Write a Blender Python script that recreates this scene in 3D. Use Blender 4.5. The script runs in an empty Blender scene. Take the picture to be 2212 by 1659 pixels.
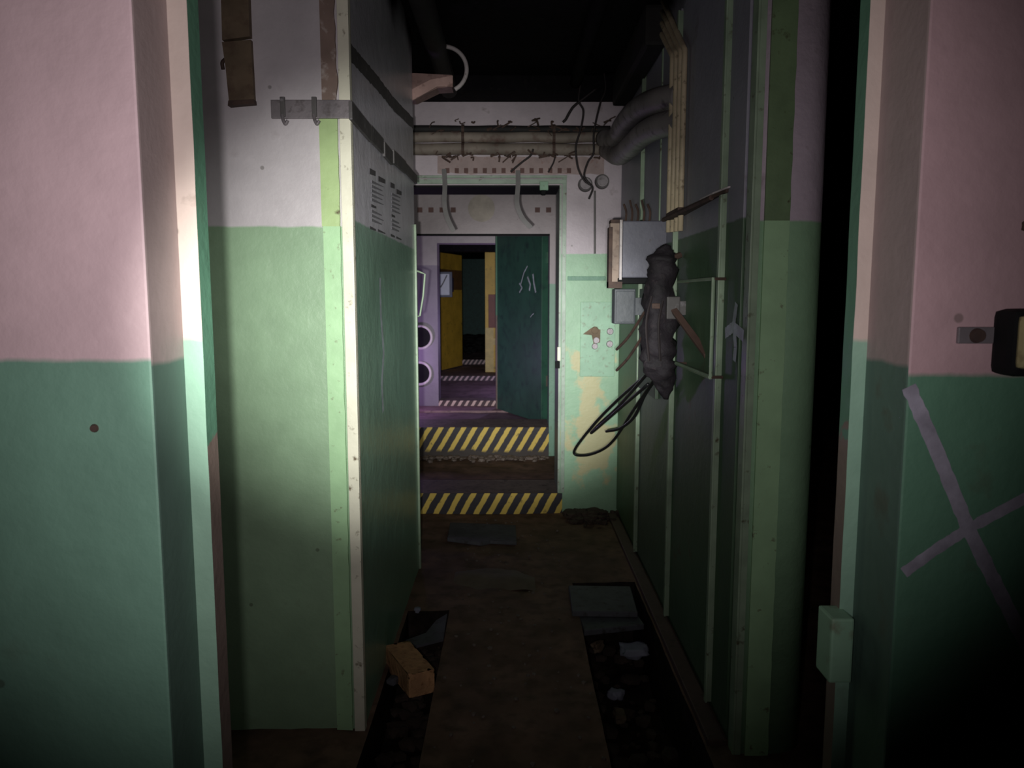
import bpy, bmesh, math, random
from mathutils import Vector, noise, Matrix
random.seed(7)
C = bpy.context.scene.collection
# ------------------------------------------------------------------ camera
W, H, F = 2212.0, 1659.0, 1640.0
PITCH = math.radians(6.6)
CAM = Vector((0, 0, 1.6))
cd = bpy.data.cameras.new('camera'); cam = bpy.data.objects.new('camera', cd); C.objects.link(cam)
cam.location = CAM; cam.rotation_euler = (math.radians(90) - PITCH, 0, 0)
cd.sensor_width = 36.0; cd.lens = 36.0 * F / W; cd.clip_start = 0.02; cd.clip_end = 100
cd.dof.use_dof = True; cd.dof.focus_distance = 2.0; cd.dof.aperture_fstop = 7.5
bpy.context.scene.camera = cam
# ------------------------------------------------------------------ world, lights, exposure
sc = bpy.context.scene
w = bpy.data.worlds.new('world'); sc.world = w; w.use_nodes = True
w.node_tree.nodes['Background'].inputs[0].default_value = (0.5, 0.45, 0.6, 1)
w.node_tree.nodes['Background'].inputs[1].default_value = 0.0
sc.view_settings.view_transform = 'Standard'; sc.view_settings.look = 'None'
sc.view_settings.gamma = 1.0; sc.view_settings.use_curve_mapping = False
sc.view_settings.exposure = 0.0

def ray(px, py):
    Fv = Vector((0, math.cos(PITCH), -math.sin(PITCH))); U = Vector((0, math.sin(PITCH), math.cos(PITCH)))
    return Fv + Vector((1, 0, 0)) * ((px - W / 2) / F) - U * ((py - H / 2) / F)
def atY(px, py, Y): r = ray(px, py); return CAM + r * (Y / r.y)
def atX(px, py, X): r = ray(px, py); return CAM + r * (X / r.x)
def atZ(px, py, Z): r = ray(px, py); return CAM + r * ((Z - CAM.z) / r.z)

def spot(name, loc, target, energy, angle, color, size=0.02, blend=1.0, scale=(1, 1, 1)):
    l = bpy.data.lights.new(name, 'SPOT'); l.energy = energy; l.spot_size = math.radians(angle)
    l.spot_blend = blend; l.color = color; l.shadow_soft_size = size
    o = bpy.data.objects.new(name, l); C.objects.link(o); o.location = loc
    d = Vector(target) - Vector(loc); o.rotation_euler = d.to_track_quat('-Z', 'Y').to_euler(); o.scale = scale
    return o
def point(name, loc, energy, color, size=0.05):
    l = bpy.data.lights.new(name, 'POINT'); l.energy = energy; l.color = color; l.shadow_soft_size = size
    o = bpy.data.objects.new(name, l); C.objects.link(o); o.location = loc; return o
TORCH = Vector((-0.057, 0.0, 1.56))
TORCH2 = Vector((0.03, -0.02, 1.57))   # the weaker lamp on the forehead side
for nm, T_, k in (('torch', TORCH, .72), ('headlamp', TORCH2, .28)):
    spot(nm + '_wide_beam', T_, atY(960, 570, 2.6), 50 * k, 95, (1.0, 0.93, 0.95), 0.015, scale=(1, .86, 1))
    spot(nm + '_middle_beam', T_, atY(965, 680, 2.6), 410 * k, 45, (0.98, 1.0, 0.94), 0.015, scale=(1, .86, 1))
    spot(nm + '_hot_core', T_, atY(1130, 760, 5.5), 1000 * k, 24, (0.98, 1.0, 0.98), 0.015)
point('second_torch_side_chamber', (-1.35, 8.75, 0.8), 11.0, (0.72, 0.45, 1.0), 0.06)
point('second_torch_next_chamber', (0.35, 11.2, 1.1), 22.0, (0.66, 0.50, 1.0), 0.06)

# ------------------------------------------------------------------ materials
def new_mat(name):
    m = bpy.data.materials.new(name); m.use_nodes = True
    nt = m.node_tree; return m, nt, nt.nodes, nt.links, nt.nodes['Principled BSDF']
def rgb(r, g, b): # sRGB 0..255 -> linear
    f = lambda c: (c / 255 / 12.92) if c / 255 <= 0.04045 else ((c / 255 + 0.055) / 1.055) ** 2.4
    return (f(r), f(g), f(b), 1)
def noise_node(N, L, vec, scale, detail=4, rough=0.55):
    n = N.new('ShaderNodeTexNoise'); n.inputs['Scale'].default_value = scale
    n.inputs['Detail'].default_value = detail; n.inputs['Roughness'].default_value = rough
    L.new(vec, n.inputs['Vector']); return n.outputs['Fac']
def ramp(N, L, fac, a, b, lo=0.0, hi=1.0):
    r = N.new('ShaderNodeMapRange'); r.inputs['From Min'].default_value = a; r.inputs['From Max'].default_value = b
    r.inputs['To Min'].default_value = lo; r.inputs['To Max'].default_value = hi
    L.new(fac, r.inputs['Value']); return r.outputs['Result']
def mixc(N, L, fac, a, b, mode='MIX'):
    m = N.new('ShaderNodeMix'); m.data_type = 'RGBA'; m.blend_type = mode
    if isinstance(fac, (int, float)): m.inputs['Factor'].default_value = fac
    else: L.new(fac, m.inputs['Factor'])
    for k, v in ((6, a), (7, b)):
        if hasattr(v, 'links'): L.new(v, m.inputs[k])
        else: m.inputs[k].default_value = v
    return m.outputs[2]
def mth(N, L, op, a, b=None, c=None):
    m = N.new('ShaderNodeMath'); m.operation = op
    for i, v in enumerate((a, b, c)):
        if v is None: continue
        if isinstance(v, (int, float)): m.inputs[i].default_value = v
        else: L.new(v, m.inputs[i])
    return m.outputs[0]
def bump(N, L, B, h, strength, dist=0.004):
    b = N.new('ShaderNodeBump'); b.inputs['Strength'].default_value = strength; b.inputs['Distance'].default_value = dist
    L.new(h, b.inputs['Height']); L.new(b.outputs[0], B.inputs['Normal'])

def plain(name, col, rough=0.6, metal=0.0, var=0.25, scale=9.0, dirt=None, dirt_amt=0.5, bumpv=0.25, spec=0.5):
    m, nt, N, L, B = new_mat(name)
    g = N.new('ShaderNodeNewGeometry').outputs['Position']
    n1 = noise_node(N, L, g, scale); n2 = noise_node(N, L, g, scale * 3.1, 6)
    v = ramp(N, L, n1, 0.3, 0.7, 1 - var, 1 + var * 0.4)
    cc = N.new('ShaderNodeCombineColor')
    for i in range(3): L.new(v, cc.inputs[i])
    c = mixc(N, L, 1.0, col, cc.outputs[0], 'MULTIPLY')
    if dirt: c = mixc(N, L, ramp(N, L, n2, 0.66 - 0.2 * dirt_amt, 0.74), c, dirt)
    L.new(c, B.inputs['Base Color']); B.inputs['Roughness'].default_value = rough; B.inputs['Metallic'].default_value = metal
    B.inputs['Specular IOR Level'].default_value = spec
    if bumpv: bump(N, L, B, n2, bumpv, 0.006)
    return m

def two_tone(name, up, low, zl, rough=0.5, stain=rgb(88, 66, 50), stain_amt=0.25, soot_z=None, line_noise=0.006, peel=None, peel_box=None, spec=0.5, wall_bump=0.35):
    m, nt, N, L, B = new_mat(name)
    g = N.new('ShaderNodeNewGeometry').outputs['Position']
    s = N.new('ShaderNodeSeparateXYZ'); L.new(g, s.inputs[0])
    nl = noise_node(N, L, g, 14, 3)
    z = mth(N, L, 'ADD', s.outputs['Z'], ramp(N, L, nl, 0, 1, -line_noise, line_noise))
    fac = ramp(N, L, z, zl - 0.004, zl + 0.004)
    c = mixc(N, L, fac, low, up)
    n1 = noise_node(N, L, g, 2.2, 5); n2 = noise_node(N, L, g, 11, 6); n3 = noise_node(N, L, g, 60, 3)
    v = mth(N, L, 'MULTIPLY', ramp(N, L, n1, 0.3, 0.7, 0.86, 1.06), ramp(N, L, n2, 0.3, 0.7, 0.92, 1.04))
    cc = N.new('ShaderNodeCombineColor')
    for i in range(3): L.new(v, cc.inputs[i])
    c = mixc(N, L, 1.0, c, cc.outputs[0], 'MULTIPLY')
    sm = mth(N, L, 'MULTIPLY', ramp(N, L, n2, 0.60, 0.70), ramp(N, L, n1, 0.5, 0.62))
    c = mixc(N, L, mth(N, L, 'MULTIPLY', sm, stain_amt), c, stain)
    # small chips
    v2 = N.new('ShaderNodeTexVoronoi'); v2.inputs['Scale'].default_value = 5.5; L.new(g, v2.inputs['Vector'])
    chip = ramp(N, L, v2.outputs['Distance'], 0.045, 0.03)
    c = mixc(N, L, mth(N, L, 'MULTIPLY', chip, 0.5), c, rgb(70, 66, 52))
    if peel:
        x0, x1, z0, z1 = peel_box
        nx = mth(N, L, 'ADD', s.outputs['X'], ramp(N, L, noise_node(N, L, g, 7, 5), 0, 1, -0.3, 0.3))
        nz = mth(N, L, 'ADD', s.outputs['Z'], ramp(N, L, noise_node(N, L, g, 4, 5), 0, 1, -0.5, 0.5))
        mk = mth(N, L, 'MULTIPLY', mth(N, L, 'MULTIPLY', ramp(N, L, nx, x0 - .03, x0 + .03), ramp(N, L, nx, x1 + .03, x1 - .03)),
                 mth(N, L, 'MULTIPLY', ramp(N, L, nz, z0 - .03, z0 + .03), ramp(N, L, nz, z1 + .03, z1 - .03)))
        c = mixc(N, L, mth(N, L, 'MULTIPLY', mk, 0.8), c, peel)
    if soot_z:
        nz = mth(N, L, 'ADD', s.outputs['Z'], ramp(N, L, noise_node(N, L, g, 2.5, 4), 0, 1, -0.2, 0.2))
        c = mixc(N, L, ramp(N, L, nz, soot_z, soot_z + 0.15), c, rgb(22, 20, 22))
    L.new(c, B.inputs['Base Color']); B.inputs['Roughness'].default_value = rough
    B.inputs['Specular IOR Level'].default_value = spec
    h = mth(N, L, 'ADD', n1, mth(N, L, 'MULTIPLY', n3, 0.15)); h = mth(N, L, 'ADD', h, mth(N, L, 'MULTIPLY', n2, 0.4))
    bump(N, L, B, h, wall_bump, 0.02)
    return m

def stripes(name, pitch, off, k, zlow=None, yel=rgb(226, 194, 92), blk=rgb(46, 42, 50)):
    m, nt, N, L, B = new_mat(name)
    g = N.new('ShaderNodeNewGeometry').outputs['Position']
    s = N.new('ShaderNodeSeparateXYZ'); L.new(g, s.inputs[0])
    wob = ramp(N, L, noise_node(N, L, g, 18, 3), 0, 1, -0.010, 0.010)
    x = mth(N, L, 'ADD', mth(N, L, 'SUBTRACT', s.outputs['X'], mth(N, L, 'MULTIPLY', s.outputs['Z'], k)), wob)
    x = mth(N, L, 'FRACT', mth(N, L, 'DIVIDE', mth(N, L, 'ADD', x, 20 * pitch + off), pitch))
    tri = mth(N, L, 'ABSOLUTE', mth(N, L, 'SUBTRACT', x, 0.5))
    c = mixc(N, L, ramp(N, L, tri, 0.20, 0.235), yel, blk)
    n2 = noise_node(N, L, g, 26, 6)
    c = mixc(N, L, ramp(N, L, n2, 0.62, 0.72, 0, 0.7), c, rgb(60, 50, 45))
    if zlow:
        zz = mth(N, L, 'ADD', s.outputs['Z'], ramp(N, L, noise_node(N, L, g, 7, 4), 0, 1, -0.05, 0.05))
        c = mixc(N, L, ramp(N, L, zz, zlow + 0.02, zlow - 0.01), c, rgb(62, 52, 48))
    L.new(c, B.inputs['Base Color']); B.inputs['Roughness'].default_value = 0.6
    bump(N, L, B, n2, 0.3, 0.005); return m

PINK = rgb(214, 186, 190); NG = rgb(116, 156, 136)
M = {}
M['near'] = two_tone('near_wall_paint', PINK, NG, 1.507, rough=0.6, stain_amt=0.15)
M['near_r'] = two_tone('near_wall_paint_right', rgb(190, 158, 162), rgb(92, 134, 110), 1.487, rough=0.6, stain_amt=0.3)
M['near_rev_shaded'] = two_tone('near_reveal_shaded_paint', rgb(168, 150, 148), rgb(92, 118, 106), 1.50, rough=0.6, stain_amt=0.4)  # dirtier near wall paint, with the reveals' grazing shade put into the colour
M['frame'] = two_tone('door_frame_paint', rgb(206, 188, 178), rgb(144, 180, 158), 1.53, rough=0.4, stain_amt=0.8)
M['jamb'] = two_tone('jamb_side_green', rgb(92, 136, 112), rgb(128, 112, 104), 1.36, rough=0.5, line_noise=.12)
M['left'] = two_tone('left_wall_paint', rgb(206, 198, 202), rgb(148, 176, 144), 1.838, rough=0.42, stain_amt=0.25, soot_z=2.85)
M['leftside'] = two_tone('left_side_paint', rgb(222, 218, 228), rgb(142, 180, 158), 1.862, rough=0.30, stain_amt=0.35, soot_z=2.85)
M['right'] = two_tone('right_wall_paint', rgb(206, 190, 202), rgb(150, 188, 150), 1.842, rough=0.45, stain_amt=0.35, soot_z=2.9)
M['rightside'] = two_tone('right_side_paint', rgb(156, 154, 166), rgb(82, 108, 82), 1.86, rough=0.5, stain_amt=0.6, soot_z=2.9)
M['bulk'] = two_tone('bulkhead_paint', rgb(196, 182, 190), rgb(146, 182, 150), 1.90, rough=0.5, stain_amt=0.5,
                     soot_z=None, peel=rgb(190, 176, 132), peel_box=(0.46, 0.70, 0.25, 1.12))
M['bulk2'] = two_tone('second_bulkhead_paint', rgb(172, 158, 162), rgb(118, 158, 136), 1.72, rough=0.5, stain_amt=0.4)
M['bulk3'] = two_tone('third_bulkhead_paint', rgb(178, 168, 172), rgb(140, 128, 146), 1.98, rough=0.5, stain_amt=0.2)
M['lime'] = plain('lime_green_bar', rgb(172, 196, 138), 0.45, dirt=rgb(90, 80, 50), dirt_amt=0.15, var=0.12)
M['limelow'] = plain('pale_green_bar', rgb(168, 206, 160), 0.42, dirt=rgb(110, 96, 74), dirt_amt=0.15, var=0.12)
M['framegrey'] = plain('doorway_frame_paint', rgb(152, 168, 152), 0.45, dirt=rgb(96, 84, 70), dirt_amt=0.3)
M['limedark'] = plain('mid_green_bar', rgb(112, 136, 98), 0.5, dirt=rgb(70, 62, 40), dirt_amt=0.25, var=0.2)
M['cream'] = plain('cream_angle', rgb(230, 226, 206), 0.42, dirt=rgb(110, 96, 74), dirt_amt=0.2, var=0.12)
M['brownbar'] = plain('brown_worn_bar', rgb(140, 118, 108), 0.6, dirt=rgb(196, 184, 178), dirt_amt=0.5)
M['angle'] = plain('angle_bar_green', rgb(150, 170, 144), 0.45, dirt=rgb(80, 72, 48), dirt_amt=0.25)
M['soot'] = plain('soot_black', rgb(24, 22, 25), 0.9, spec=0.1, dirt=rgb(36, 32, 34), bumpv=0.6)
M['sootpipe'] = plain('soot_pipe', rgb(44, 42, 42), 0.7, spec=0.3)
M['dark'] = plain('dark_recess', rgb(26, 26, 28), 0.8, spec=0.2)
M['room'] = plain('chamber_green_dark', rgb(58, 82, 72), 0.6)
M['teal'] = plain('teal_paint', rgb(48, 84, 82), 0.6, dirt=rgb(24, 30, 30), dirt_amt=0.6)
M['doorleaf'] = plain('door_leaf_green', rgb(52, 92, 76), 0.45, dirt=rgb(40, 66, 60), dirt_amt=0.8, var=0.2, scale=3)
M['floor'] = plain('dirty_concrete', rgb(128, 102, 88), 0.8, var=0.45, scale=3.5, dirt=rgb(84, 70, 60), dirt_amt=1.0, bumpv=0.7, spec=0.2)
M['trench'] = plain('trench_black', rgb(54, 46, 42), 0.9, var=0.5, dirt=rgb(30, 26, 24), dirt_amt=1.0, bumpv=0.8, spec=0.1)  # blackish colour for the floor faces that lie below the walkway
M['floor2'] = plain('chamber_floor', rgb(124, 104, 108), 0.7, var=0.4, scale=3, dirt=rgb(80, 62, 66), dirt_amt=0.8, bumpv=0.6)
M['sill'] = plain('sill_top', rgb(122, 108, 100), 0.7, var=0.3, dirt=rgb(58, 48, 44), dirt_amt=0.6)
M['s1'] = stripes('hazard_stripes_first', 0.099, 0.02, 0.55)
M['s2'] = stripes('hazard_stripes_second', 0.1135, 0.03, 0.58, zlow=0.06)
M['s3'] = stripes('hazard_stripes_third', 0.085, 0.0, 0.6, yel=rgb(206, 178, 170), blk=rgb(70, 48, 54))
M['s4'] = stripes('hazard_stripes_fourth', 0.088, 0.0, 0.7, yel=rgb(184, 158, 164), blk=rgb(58, 44, 58))
M['yellow'] = plain('ochre_yellow_paint', rgb(214, 176, 62), 0.5, var=0.25, scale=4, dirt=rgb(120, 98, 44), dirt_amt=0.3)
M['yellowpale'] = plain('pale_yellow_paint', rgb(214, 190, 120), 0.5, var=0.2)
M['redbrown'] = plain('red_brown_paint', rgb(120, 50, 40), 0.5, var=0.2)
M['sign'] = plain('sign_grey_white', rgb(230, 234, 250), 0.5, var=0.1)
M['signframe'] = plain('sign_frame', rgb(96, 100, 120), 0.5)
M['metal'] = plain('galvanised_grey', rgb(140, 132, 136), 0.45, metal=0.3, var=0.3, dirt=rgb(92, 84, 84), dirt_amt=0.5)
M['metaldark'] = plain('dark_grey_strip', rgb(92, 88, 88), 0.6, var=0.3, dirt=rgb(140, 134, 140), dirt_amt=0.3)
M['board'] = plain('brown_board', rgb(122, 104, 84), 0.8, var=0.4, scale=6, dirt=rgb(84, 64, 52), dirt_amt=0.7, bumpv=0.6)
M['pipe'] = plain('dirty_pipe_lagging', rgb(138, 126, 116), 0.7, var=0.35, scale=5, dirt=rgb(98, 72, 66), dirt_amt=0.8, bumpv=0.5)
M['pipegrey'] = plain('grey_pipe_bend', rgb(140, 132, 132), 0.55, var=0.35, scale=5, dirt=rgb(60, 52, 50), dirt_amt=0.6)
M['conduit'] = plain('cream_conduit', rgb(206, 188, 158), 0.5, var=0.25, scale=12, dirt=rgb(104, 86, 66), dirt_amt=0.35)
M['rust'] = plain('rust', rgb(84, 64, 56), 0.75, var=0.4, dirt=rgb(54, 42, 40), dirt_amt=0.8)
M['boxgrey'] = plain('box_grey', rgb(106, 105, 118), 0.5, var=0.15, dirt=rgb(90, 80, 78), dirt_amt=0.2)
M['boxdark'] = plain('box_dark_grey', rgb(74, 78, 84), 0.5)
M['charred'] = plain('charred_rubber', rgb(34, 27, 34), 0.75, var=0.5, scale=14, dirt=rgb(50, 40, 44), dirt_amt=0.4, bumpv=0.8)
M['cable'] = plain('black_cable', rgb(26, 26, 28), 0.4, bumpv=0.1)
M['wire'] = plain('dark_wire', rgb(40, 32, 34), 0.6, bumpv=0.1)
M['strap'] = plain('grey_strap', rgb(112, 108, 108), 0.6)
M['white'] = plain('white_ring', rgb(225, 215, 215), 0.5, var=0.2, dirt=rgb(150, 130, 130), dirt_amt=0.3)
M['hoop'] = plain('hoop_grey_white', rgb(206, 196, 196), 0.5, var=0.2, dirt=rgb(80, 66, 62), dirt_amt=0.4)
M['pinkbox'] = plain('pinkish_bracket', rgb(150, 118, 112), 0.6, var=0.3, dirt=rgb(110, 82, 76), dirt_amt=0.6)
M['wood'] = plain('brown_wood_lever', rgb(112, 88, 80), 0.6)
M['orange'] = plain('orange_brown_foam', rgb(206, 156, 112), 0.9, var=0.35, scale=14, dirt=rgb(150, 104, 70), dirt_amt=0.6, bumpv=0.9)
M['slab'] = plain('grey_slab', rgb(88, 88, 94), 0.7, var=0.3, dirt=rgb(60, 54, 54), dirt_amt=0.6)
M['rag'] = plain('grey_white_rag', rgb(150, 152, 168), 0.8, var=0.3)
M['rubble'] = plain('brown_rubble', rgb(76, 62, 54), 0.9, var=0.4, bumpv=0.8)
M['spray'] = plain('grey_spray_paint', rgb(158, 154, 168), 0.7, var=0.4, scale=20, bumpv=0.2)
M['stencil'] = plain('dark_stencil_paint', rgb(92, 88, 92), 0.6, var=0.3, bumpv=0)
M['stencilgrey'] = plain('grey_stencil_paint', rgb(146, 142, 150), 0.6, var=0.3, scale=40, bumpv=0)
M['square'] = plain('brown_square_paint', rgb(106, 76, 72), 0.7)
M['whitepaint'] = plain('white_paint_smear', rgb(190, 196, 206), 0.5, var=0.4, scale=20)
M['handle'] = plain('cream_handle', rgb(186, 176, 128), 0.5, dirt=rgb(120, 104, 70), dirt_amt=0.4)
M['hatch'] = plain('hatch_green', rgb(144, 182, 154), 0.5, var=0.15, dirt=rgb(120, 128, 106), dirt_amt=0.5)

# ------------------------------------------------------------------ helpers
ORG = {}
def finish(o, label=None, cat=None, group=None, kind=None):
    if label: o['label'] = label
    if cat: o['category'] = cat
    if group: o['group'] = group
    if kind: o['kind'] = kind
    return o
def obj(name, bm, mat, parent=None, smooth=False, **kw):
    bmesh.ops.recalc_face_normals(bm, faces=bm.faces)
    if parent is None:
        xs = [v.co.x for v in bm.verts]; ys = [v.co.y for v in bm.verts]; zs = [v.co.z for v in bm.verts]
        org = Vector(((min(xs) + max(xs)) / 2, (min(ys) + max(ys)) / 2, min(zs)))
    else: org = ORG[parent.name]
    for v in bm.verts: v.co -= org
    me = bpy.data.meshes.new(name)
    if smooth:
        for f in bm.faces: f.smooth = True
    bm.to_mesh(me); bm.free()
    for mm in (mat if isinstance(mat, (list, tuple)) else [mat]): me.materials.append(M[mm] if isinstance(mm, str) else mm)
    o = bpy.data.objects.new(name, me); C.objects.link(o)
    if parent is None: o.location = org
    else: o.parent = parent
    ORG[o.name] = org
    return finish(o, **kw)
def thing(name, loc, **kw):
    o = bpy.data.objects.new(name, None); C.objects.link(o); o.location = Vector(loc); ORG[o.name] = Vector(loc)
    o.empty_display_size = 0.1
    return finish(o, **kw)
def box(bm, x0, x1, y0, y1, z0, z1, bev=0.0, mi=0):
    vs = [bm.verts.new((x, y, z)) for x in (x0, x1) for y in (y0, y1) for z in (z0, z1)]
    fs = []
    for q in ((0, 1, 3, 2), (4, 6, 7, 5), (0, 4, 5, 1), (2, 3, 7, 6), (0, 2, 6, 4), (1, 5, 7, 3)):
        f = bm.faces.new([vs[i] for i in q]); f.material_index = mi; fs.append(f)
    if bev:
        es = list({e for f in fs for e in f.edges})
        bmesh.ops.bevel(bm, geom=es, offset=bev, segments=2, affect='EDGES', profile=0.6)
    return bm
def B(*a, **k): return box(bmesh.new(), *a, **k)
def obox(bm, c, ax, ay, az, bev=0.0):
    """box centred at c with half-vectors ax, ay, az"""
    c, ax, ay, az = map(Vector, (c, ax, ay, az))
    vs = [bm.verts.new(c + ax * i + ay * j + az * k) for i in (-1, 1) for j in (-1, 1) for k in (-1, 1)]
    fs = [bm.faces.new([vs[i] for i in q]) for q in ((0, 1, 3, 2), (4, 6, 7, 5), (0, 4, 5, 1), (2, 3, 7, 6), (0, 2, 6, 4), (1, 5, 7, 3))]
    if bev: bmesh.ops.bevel(bm, geom=list({e for f in fs for e in f.edges}), offset=bev, segments=2, affect='EDGES', profile=0.6)
    return bm
def catmull(pts, n=8):
    pts = [Vector(p) for p in pts]
    if len(pts) < 3: return pts
    P = [pts[0] * 2 - pts[1]] + pts + [pts[-1] * 2 - pts[-2]]; out = []
    for i in range(1, len(P) - 2):
        for k in range(n):
            t = k / n; a, b, c, d = P[i - 1:i + 3]
            out.append(0.5 * ((2 * b) + (c - a) * t + (2 * a - 5 * b + 4 * c - d) * t * t + (3 * b - a - 3 * c + d) * t ** 3))
    out.append(pts[-1]); return out
def tube(bm, pts, r, seg=10, smooth=True, n=8, rf=None):
    pts = catmull(pts, n) if smooth else [Vector(p) for p in pts]
    t0 = (pts[1] - pts[0]).normalized(); up = Vector((0, 0, 1)) if abs(t0.z) < 0.9 else Vector((1, 0, 0))
    nrm = t0.cross(up).normalized(); rings = []
    for i, p in enumerate(pts):
        t = (pts[min(i + 1, len(pts) - 1)] - pts[max(i - 1, 0)]).normalized()
        nrm = (nrm - t * nrm.dot(t)).normalized(); bn = t.cross(nrm)
        rr = r * (rf(i / (len(pts) - 1)) if rf else 1)
        rings.append([bm.verts.new(p + (nrm * math.cos(a) + bn * math.sin(a)) * rr) for a in [2 * math.pi * k / seg for k in range(seg)]])
    for a, b in zip(rings, rings[1:]):
        for k in range(seg): bm.faces.new((a[k], a[(k + 1) % seg], b[(k + 1) % seg], b[k]))
    bm.faces.new(rings[0][::-1]); bm.faces.new(rings[-1]); return bm
def T(pts, r, **k): return tube(bmesh.new(), pts, r, **k)
def rock(c, sx, sy, sz, seed=0, rot=0.0, sub=2, amp=0.35, cl=.8):
    bm = bmesh.new(); bmesh.ops.create_icosphere(bm, subdivisions=sub, radius=1)
    R = Matrix.Rotation(rot, 3, 'Z')
    for v in bm.verts:
        n = noise.noise(v.co * 1.4 + Vector((seed * 3.1, seed, 0)))
        p = v.co * (1 + amp * n)
        p = Vector((max(-cl, min(cl, p.x)) * sx, max(-cl, min(cl, p.y)) * sy, max(-cl, min(cl, p.z)) * sz))
        v.co = R @ p + Vector(c)
    return bm
def prism(pts, n, thick):
    """extrude a planar polygon (world points) along n by thick"""
    bm = bmesh.new(); n = Vector(n) * thick
    a = [bm.verts.new(Vector(p)) for p in pts]; b = [bm.verts.new(Vector(p) + n) for p in pts]
    bm.faces.new(a); bm.faces.new(b[::-1])
    for i in range(len(a)): j = (i + 1) % len(a); bm.faces.new((a[i], a[j], b[j], b[i]))
    return bm
def S(name, bm, mat, **k): return obj(name, bm, mat, kind='structure', **k)

CEIL = 3.05
YN = 1.107           # near wall plane
YF = 1.218           # front of the steel frame
XL, XR = -0.55, 0.78 # corridor side walls
YL0, YL1 = 2.66, 4.35
YR0, YB = 2.50, 5.50 # right wall start, bulkhead
YB1 = 5.90
# ------------------------------------------------------------------ floor with cable trenches
def floor_h(x, y):
    n = noise.noise(Vector((x * 2.1, y * 2.1, 0))) * 0.012 + noise.noise(Vector((x * 9, y * 9, 3))) * 0.006
    h = n
    if 0.34 < x < 0.69 and 2.0 < y < 4.12: h = -0.34 + noise.noise(Vector((x * 7, y * 7, 1))) * 0.05
    if -0.53 < x < -0.32 and 2.3 < y < 3.72: h = -0.22 + noise.noise(Vector((x * 7, y * 7, 1))) * 0.05
    return h
def heightgrid(xs, ys, fn):
    bm = bmesh.new(); V = [[bm.verts.new((x, y, fn(x, y))) for x in xs] for y in ys]
    for j in range(len(ys) - 1):
        for i in range(len(xs) - 1): bm.faces.new((V[j][i], V[j][i + 1], V[j + 1][i + 1], V[j + 1][i]))
    return bm
def lin(a, b, s):
    n = max(1, round((b - a) / s)); return [a + (b - a) * i / n for i in range(n)]
xs = lin(-3, -1, .2) + lin(-1, -.531, .06) + lin(-.531, -.529, .002) + lin(-.529, -.321, .03) + lin(-.321, -.319, .002) + lin(-.319, .339, .03) + \
    lin(.339, .341, .002) + lin(.341, .689, .03) + lin(.689, .691, .002) + lin(.691, 1.1, .05) + lin(1.1, 4.8, .3) + [4.8]
ys = lin(-1.2, 1.9, .1) + lin(1.9, 3.7199, .03) + lin(3.7199, 3.7201, .0002) + lin(3.7201, 4.1199, .03) + lin(4.1199, 4.1201, .0002) + lin(4.1201, 5.56, .03) + lin(5.56, 10, .3) + [10]
bm = heightgrid(xs, ys, floor_h)
for f in bm.faces: f.material_index = 1 if min(v.co.z for v in f.verts) < -.08 else 0
S('floor', bm, ['floor', 'trench'])
bm = B(-3, 2.2, 5.6, 8.2, -.1, 0.0); S('floor_second', heightgrid(lin(-3, 2.2, .08) + [2.2], lin(5.85, 8.2, .08) + [8.2],
    lambda x, y: 0.006 + noise.noise(Vector((x * 4, y * 4, 0))) * 0.018), 'floor'); bm.free()
S('floor_third', heightgrid(lin(-3, 2.2, .1) + [2.2], lin(7.95, 26, .12) + [26],
    lambda x, y: 0.2 + noise.noise(Vector((x * 4, y * 3, 0))) * 0.012), 'floor2')
# ceiling
bm = B(-3.2, 5, -1.4, 5.9, CEIL, CEIL + .2)
S('ceiling', bm, 'soot')
S('ceiling_far', B(-3.2, 2.4, 5.9, 26, 2.75, 2.95), 'soot')
# ------------------------------------------------------------------ outer shells
S('wall_back', B(-3.2, 5, -1.4, -1.2, 0, CEIL), 'soot')
S('wall_outer_left', B(-3.2, -3.0, -1.2, 26, -.3, CEIL), 'soot')
S('wall_outer_right', B(4.8, 5.0, -1.2, 10.2, -.3, CEIL), 'soot')
S('wall_side_room_back', B(1.2, 4.8, 10.0, 10.2, -.3, CEIL), 'soot')
S('wall_chamber_right', B(1.04, 1.24, 5.9, 26, 0, 2.75), 'room')
S('wall_end', B(-3, 1.04, 24, 24.2, 0, 2.75), 'teal')
# ------------------------------------------------------------------ near walls
DX0, DX1 = atY(391, 640, YF).x, atY(1879, 640, YF).x
JX0, JX1 = atY(433, 640, YF).x, atY(1848, 640, YF).x
def near_wall(x0, x1, y0, sgn):
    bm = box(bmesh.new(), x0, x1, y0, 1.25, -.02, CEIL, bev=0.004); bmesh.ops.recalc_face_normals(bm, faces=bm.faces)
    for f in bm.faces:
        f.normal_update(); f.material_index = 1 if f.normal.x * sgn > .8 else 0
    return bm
wl = S('wall_near_left', near_wall(-3.0, DX0, YN, 1), ['near', 'near_rev_shaded'])
wr = S('wall_near_right', near_wall(DX1, 4.8, 1.088, -1), ['near_r', 'near_rev_shaded'])
S('wall_near_above', B(DX0 - .0, DX1 + .0, YN, 1.25, 2.16, CEIL), 'near')
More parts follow.
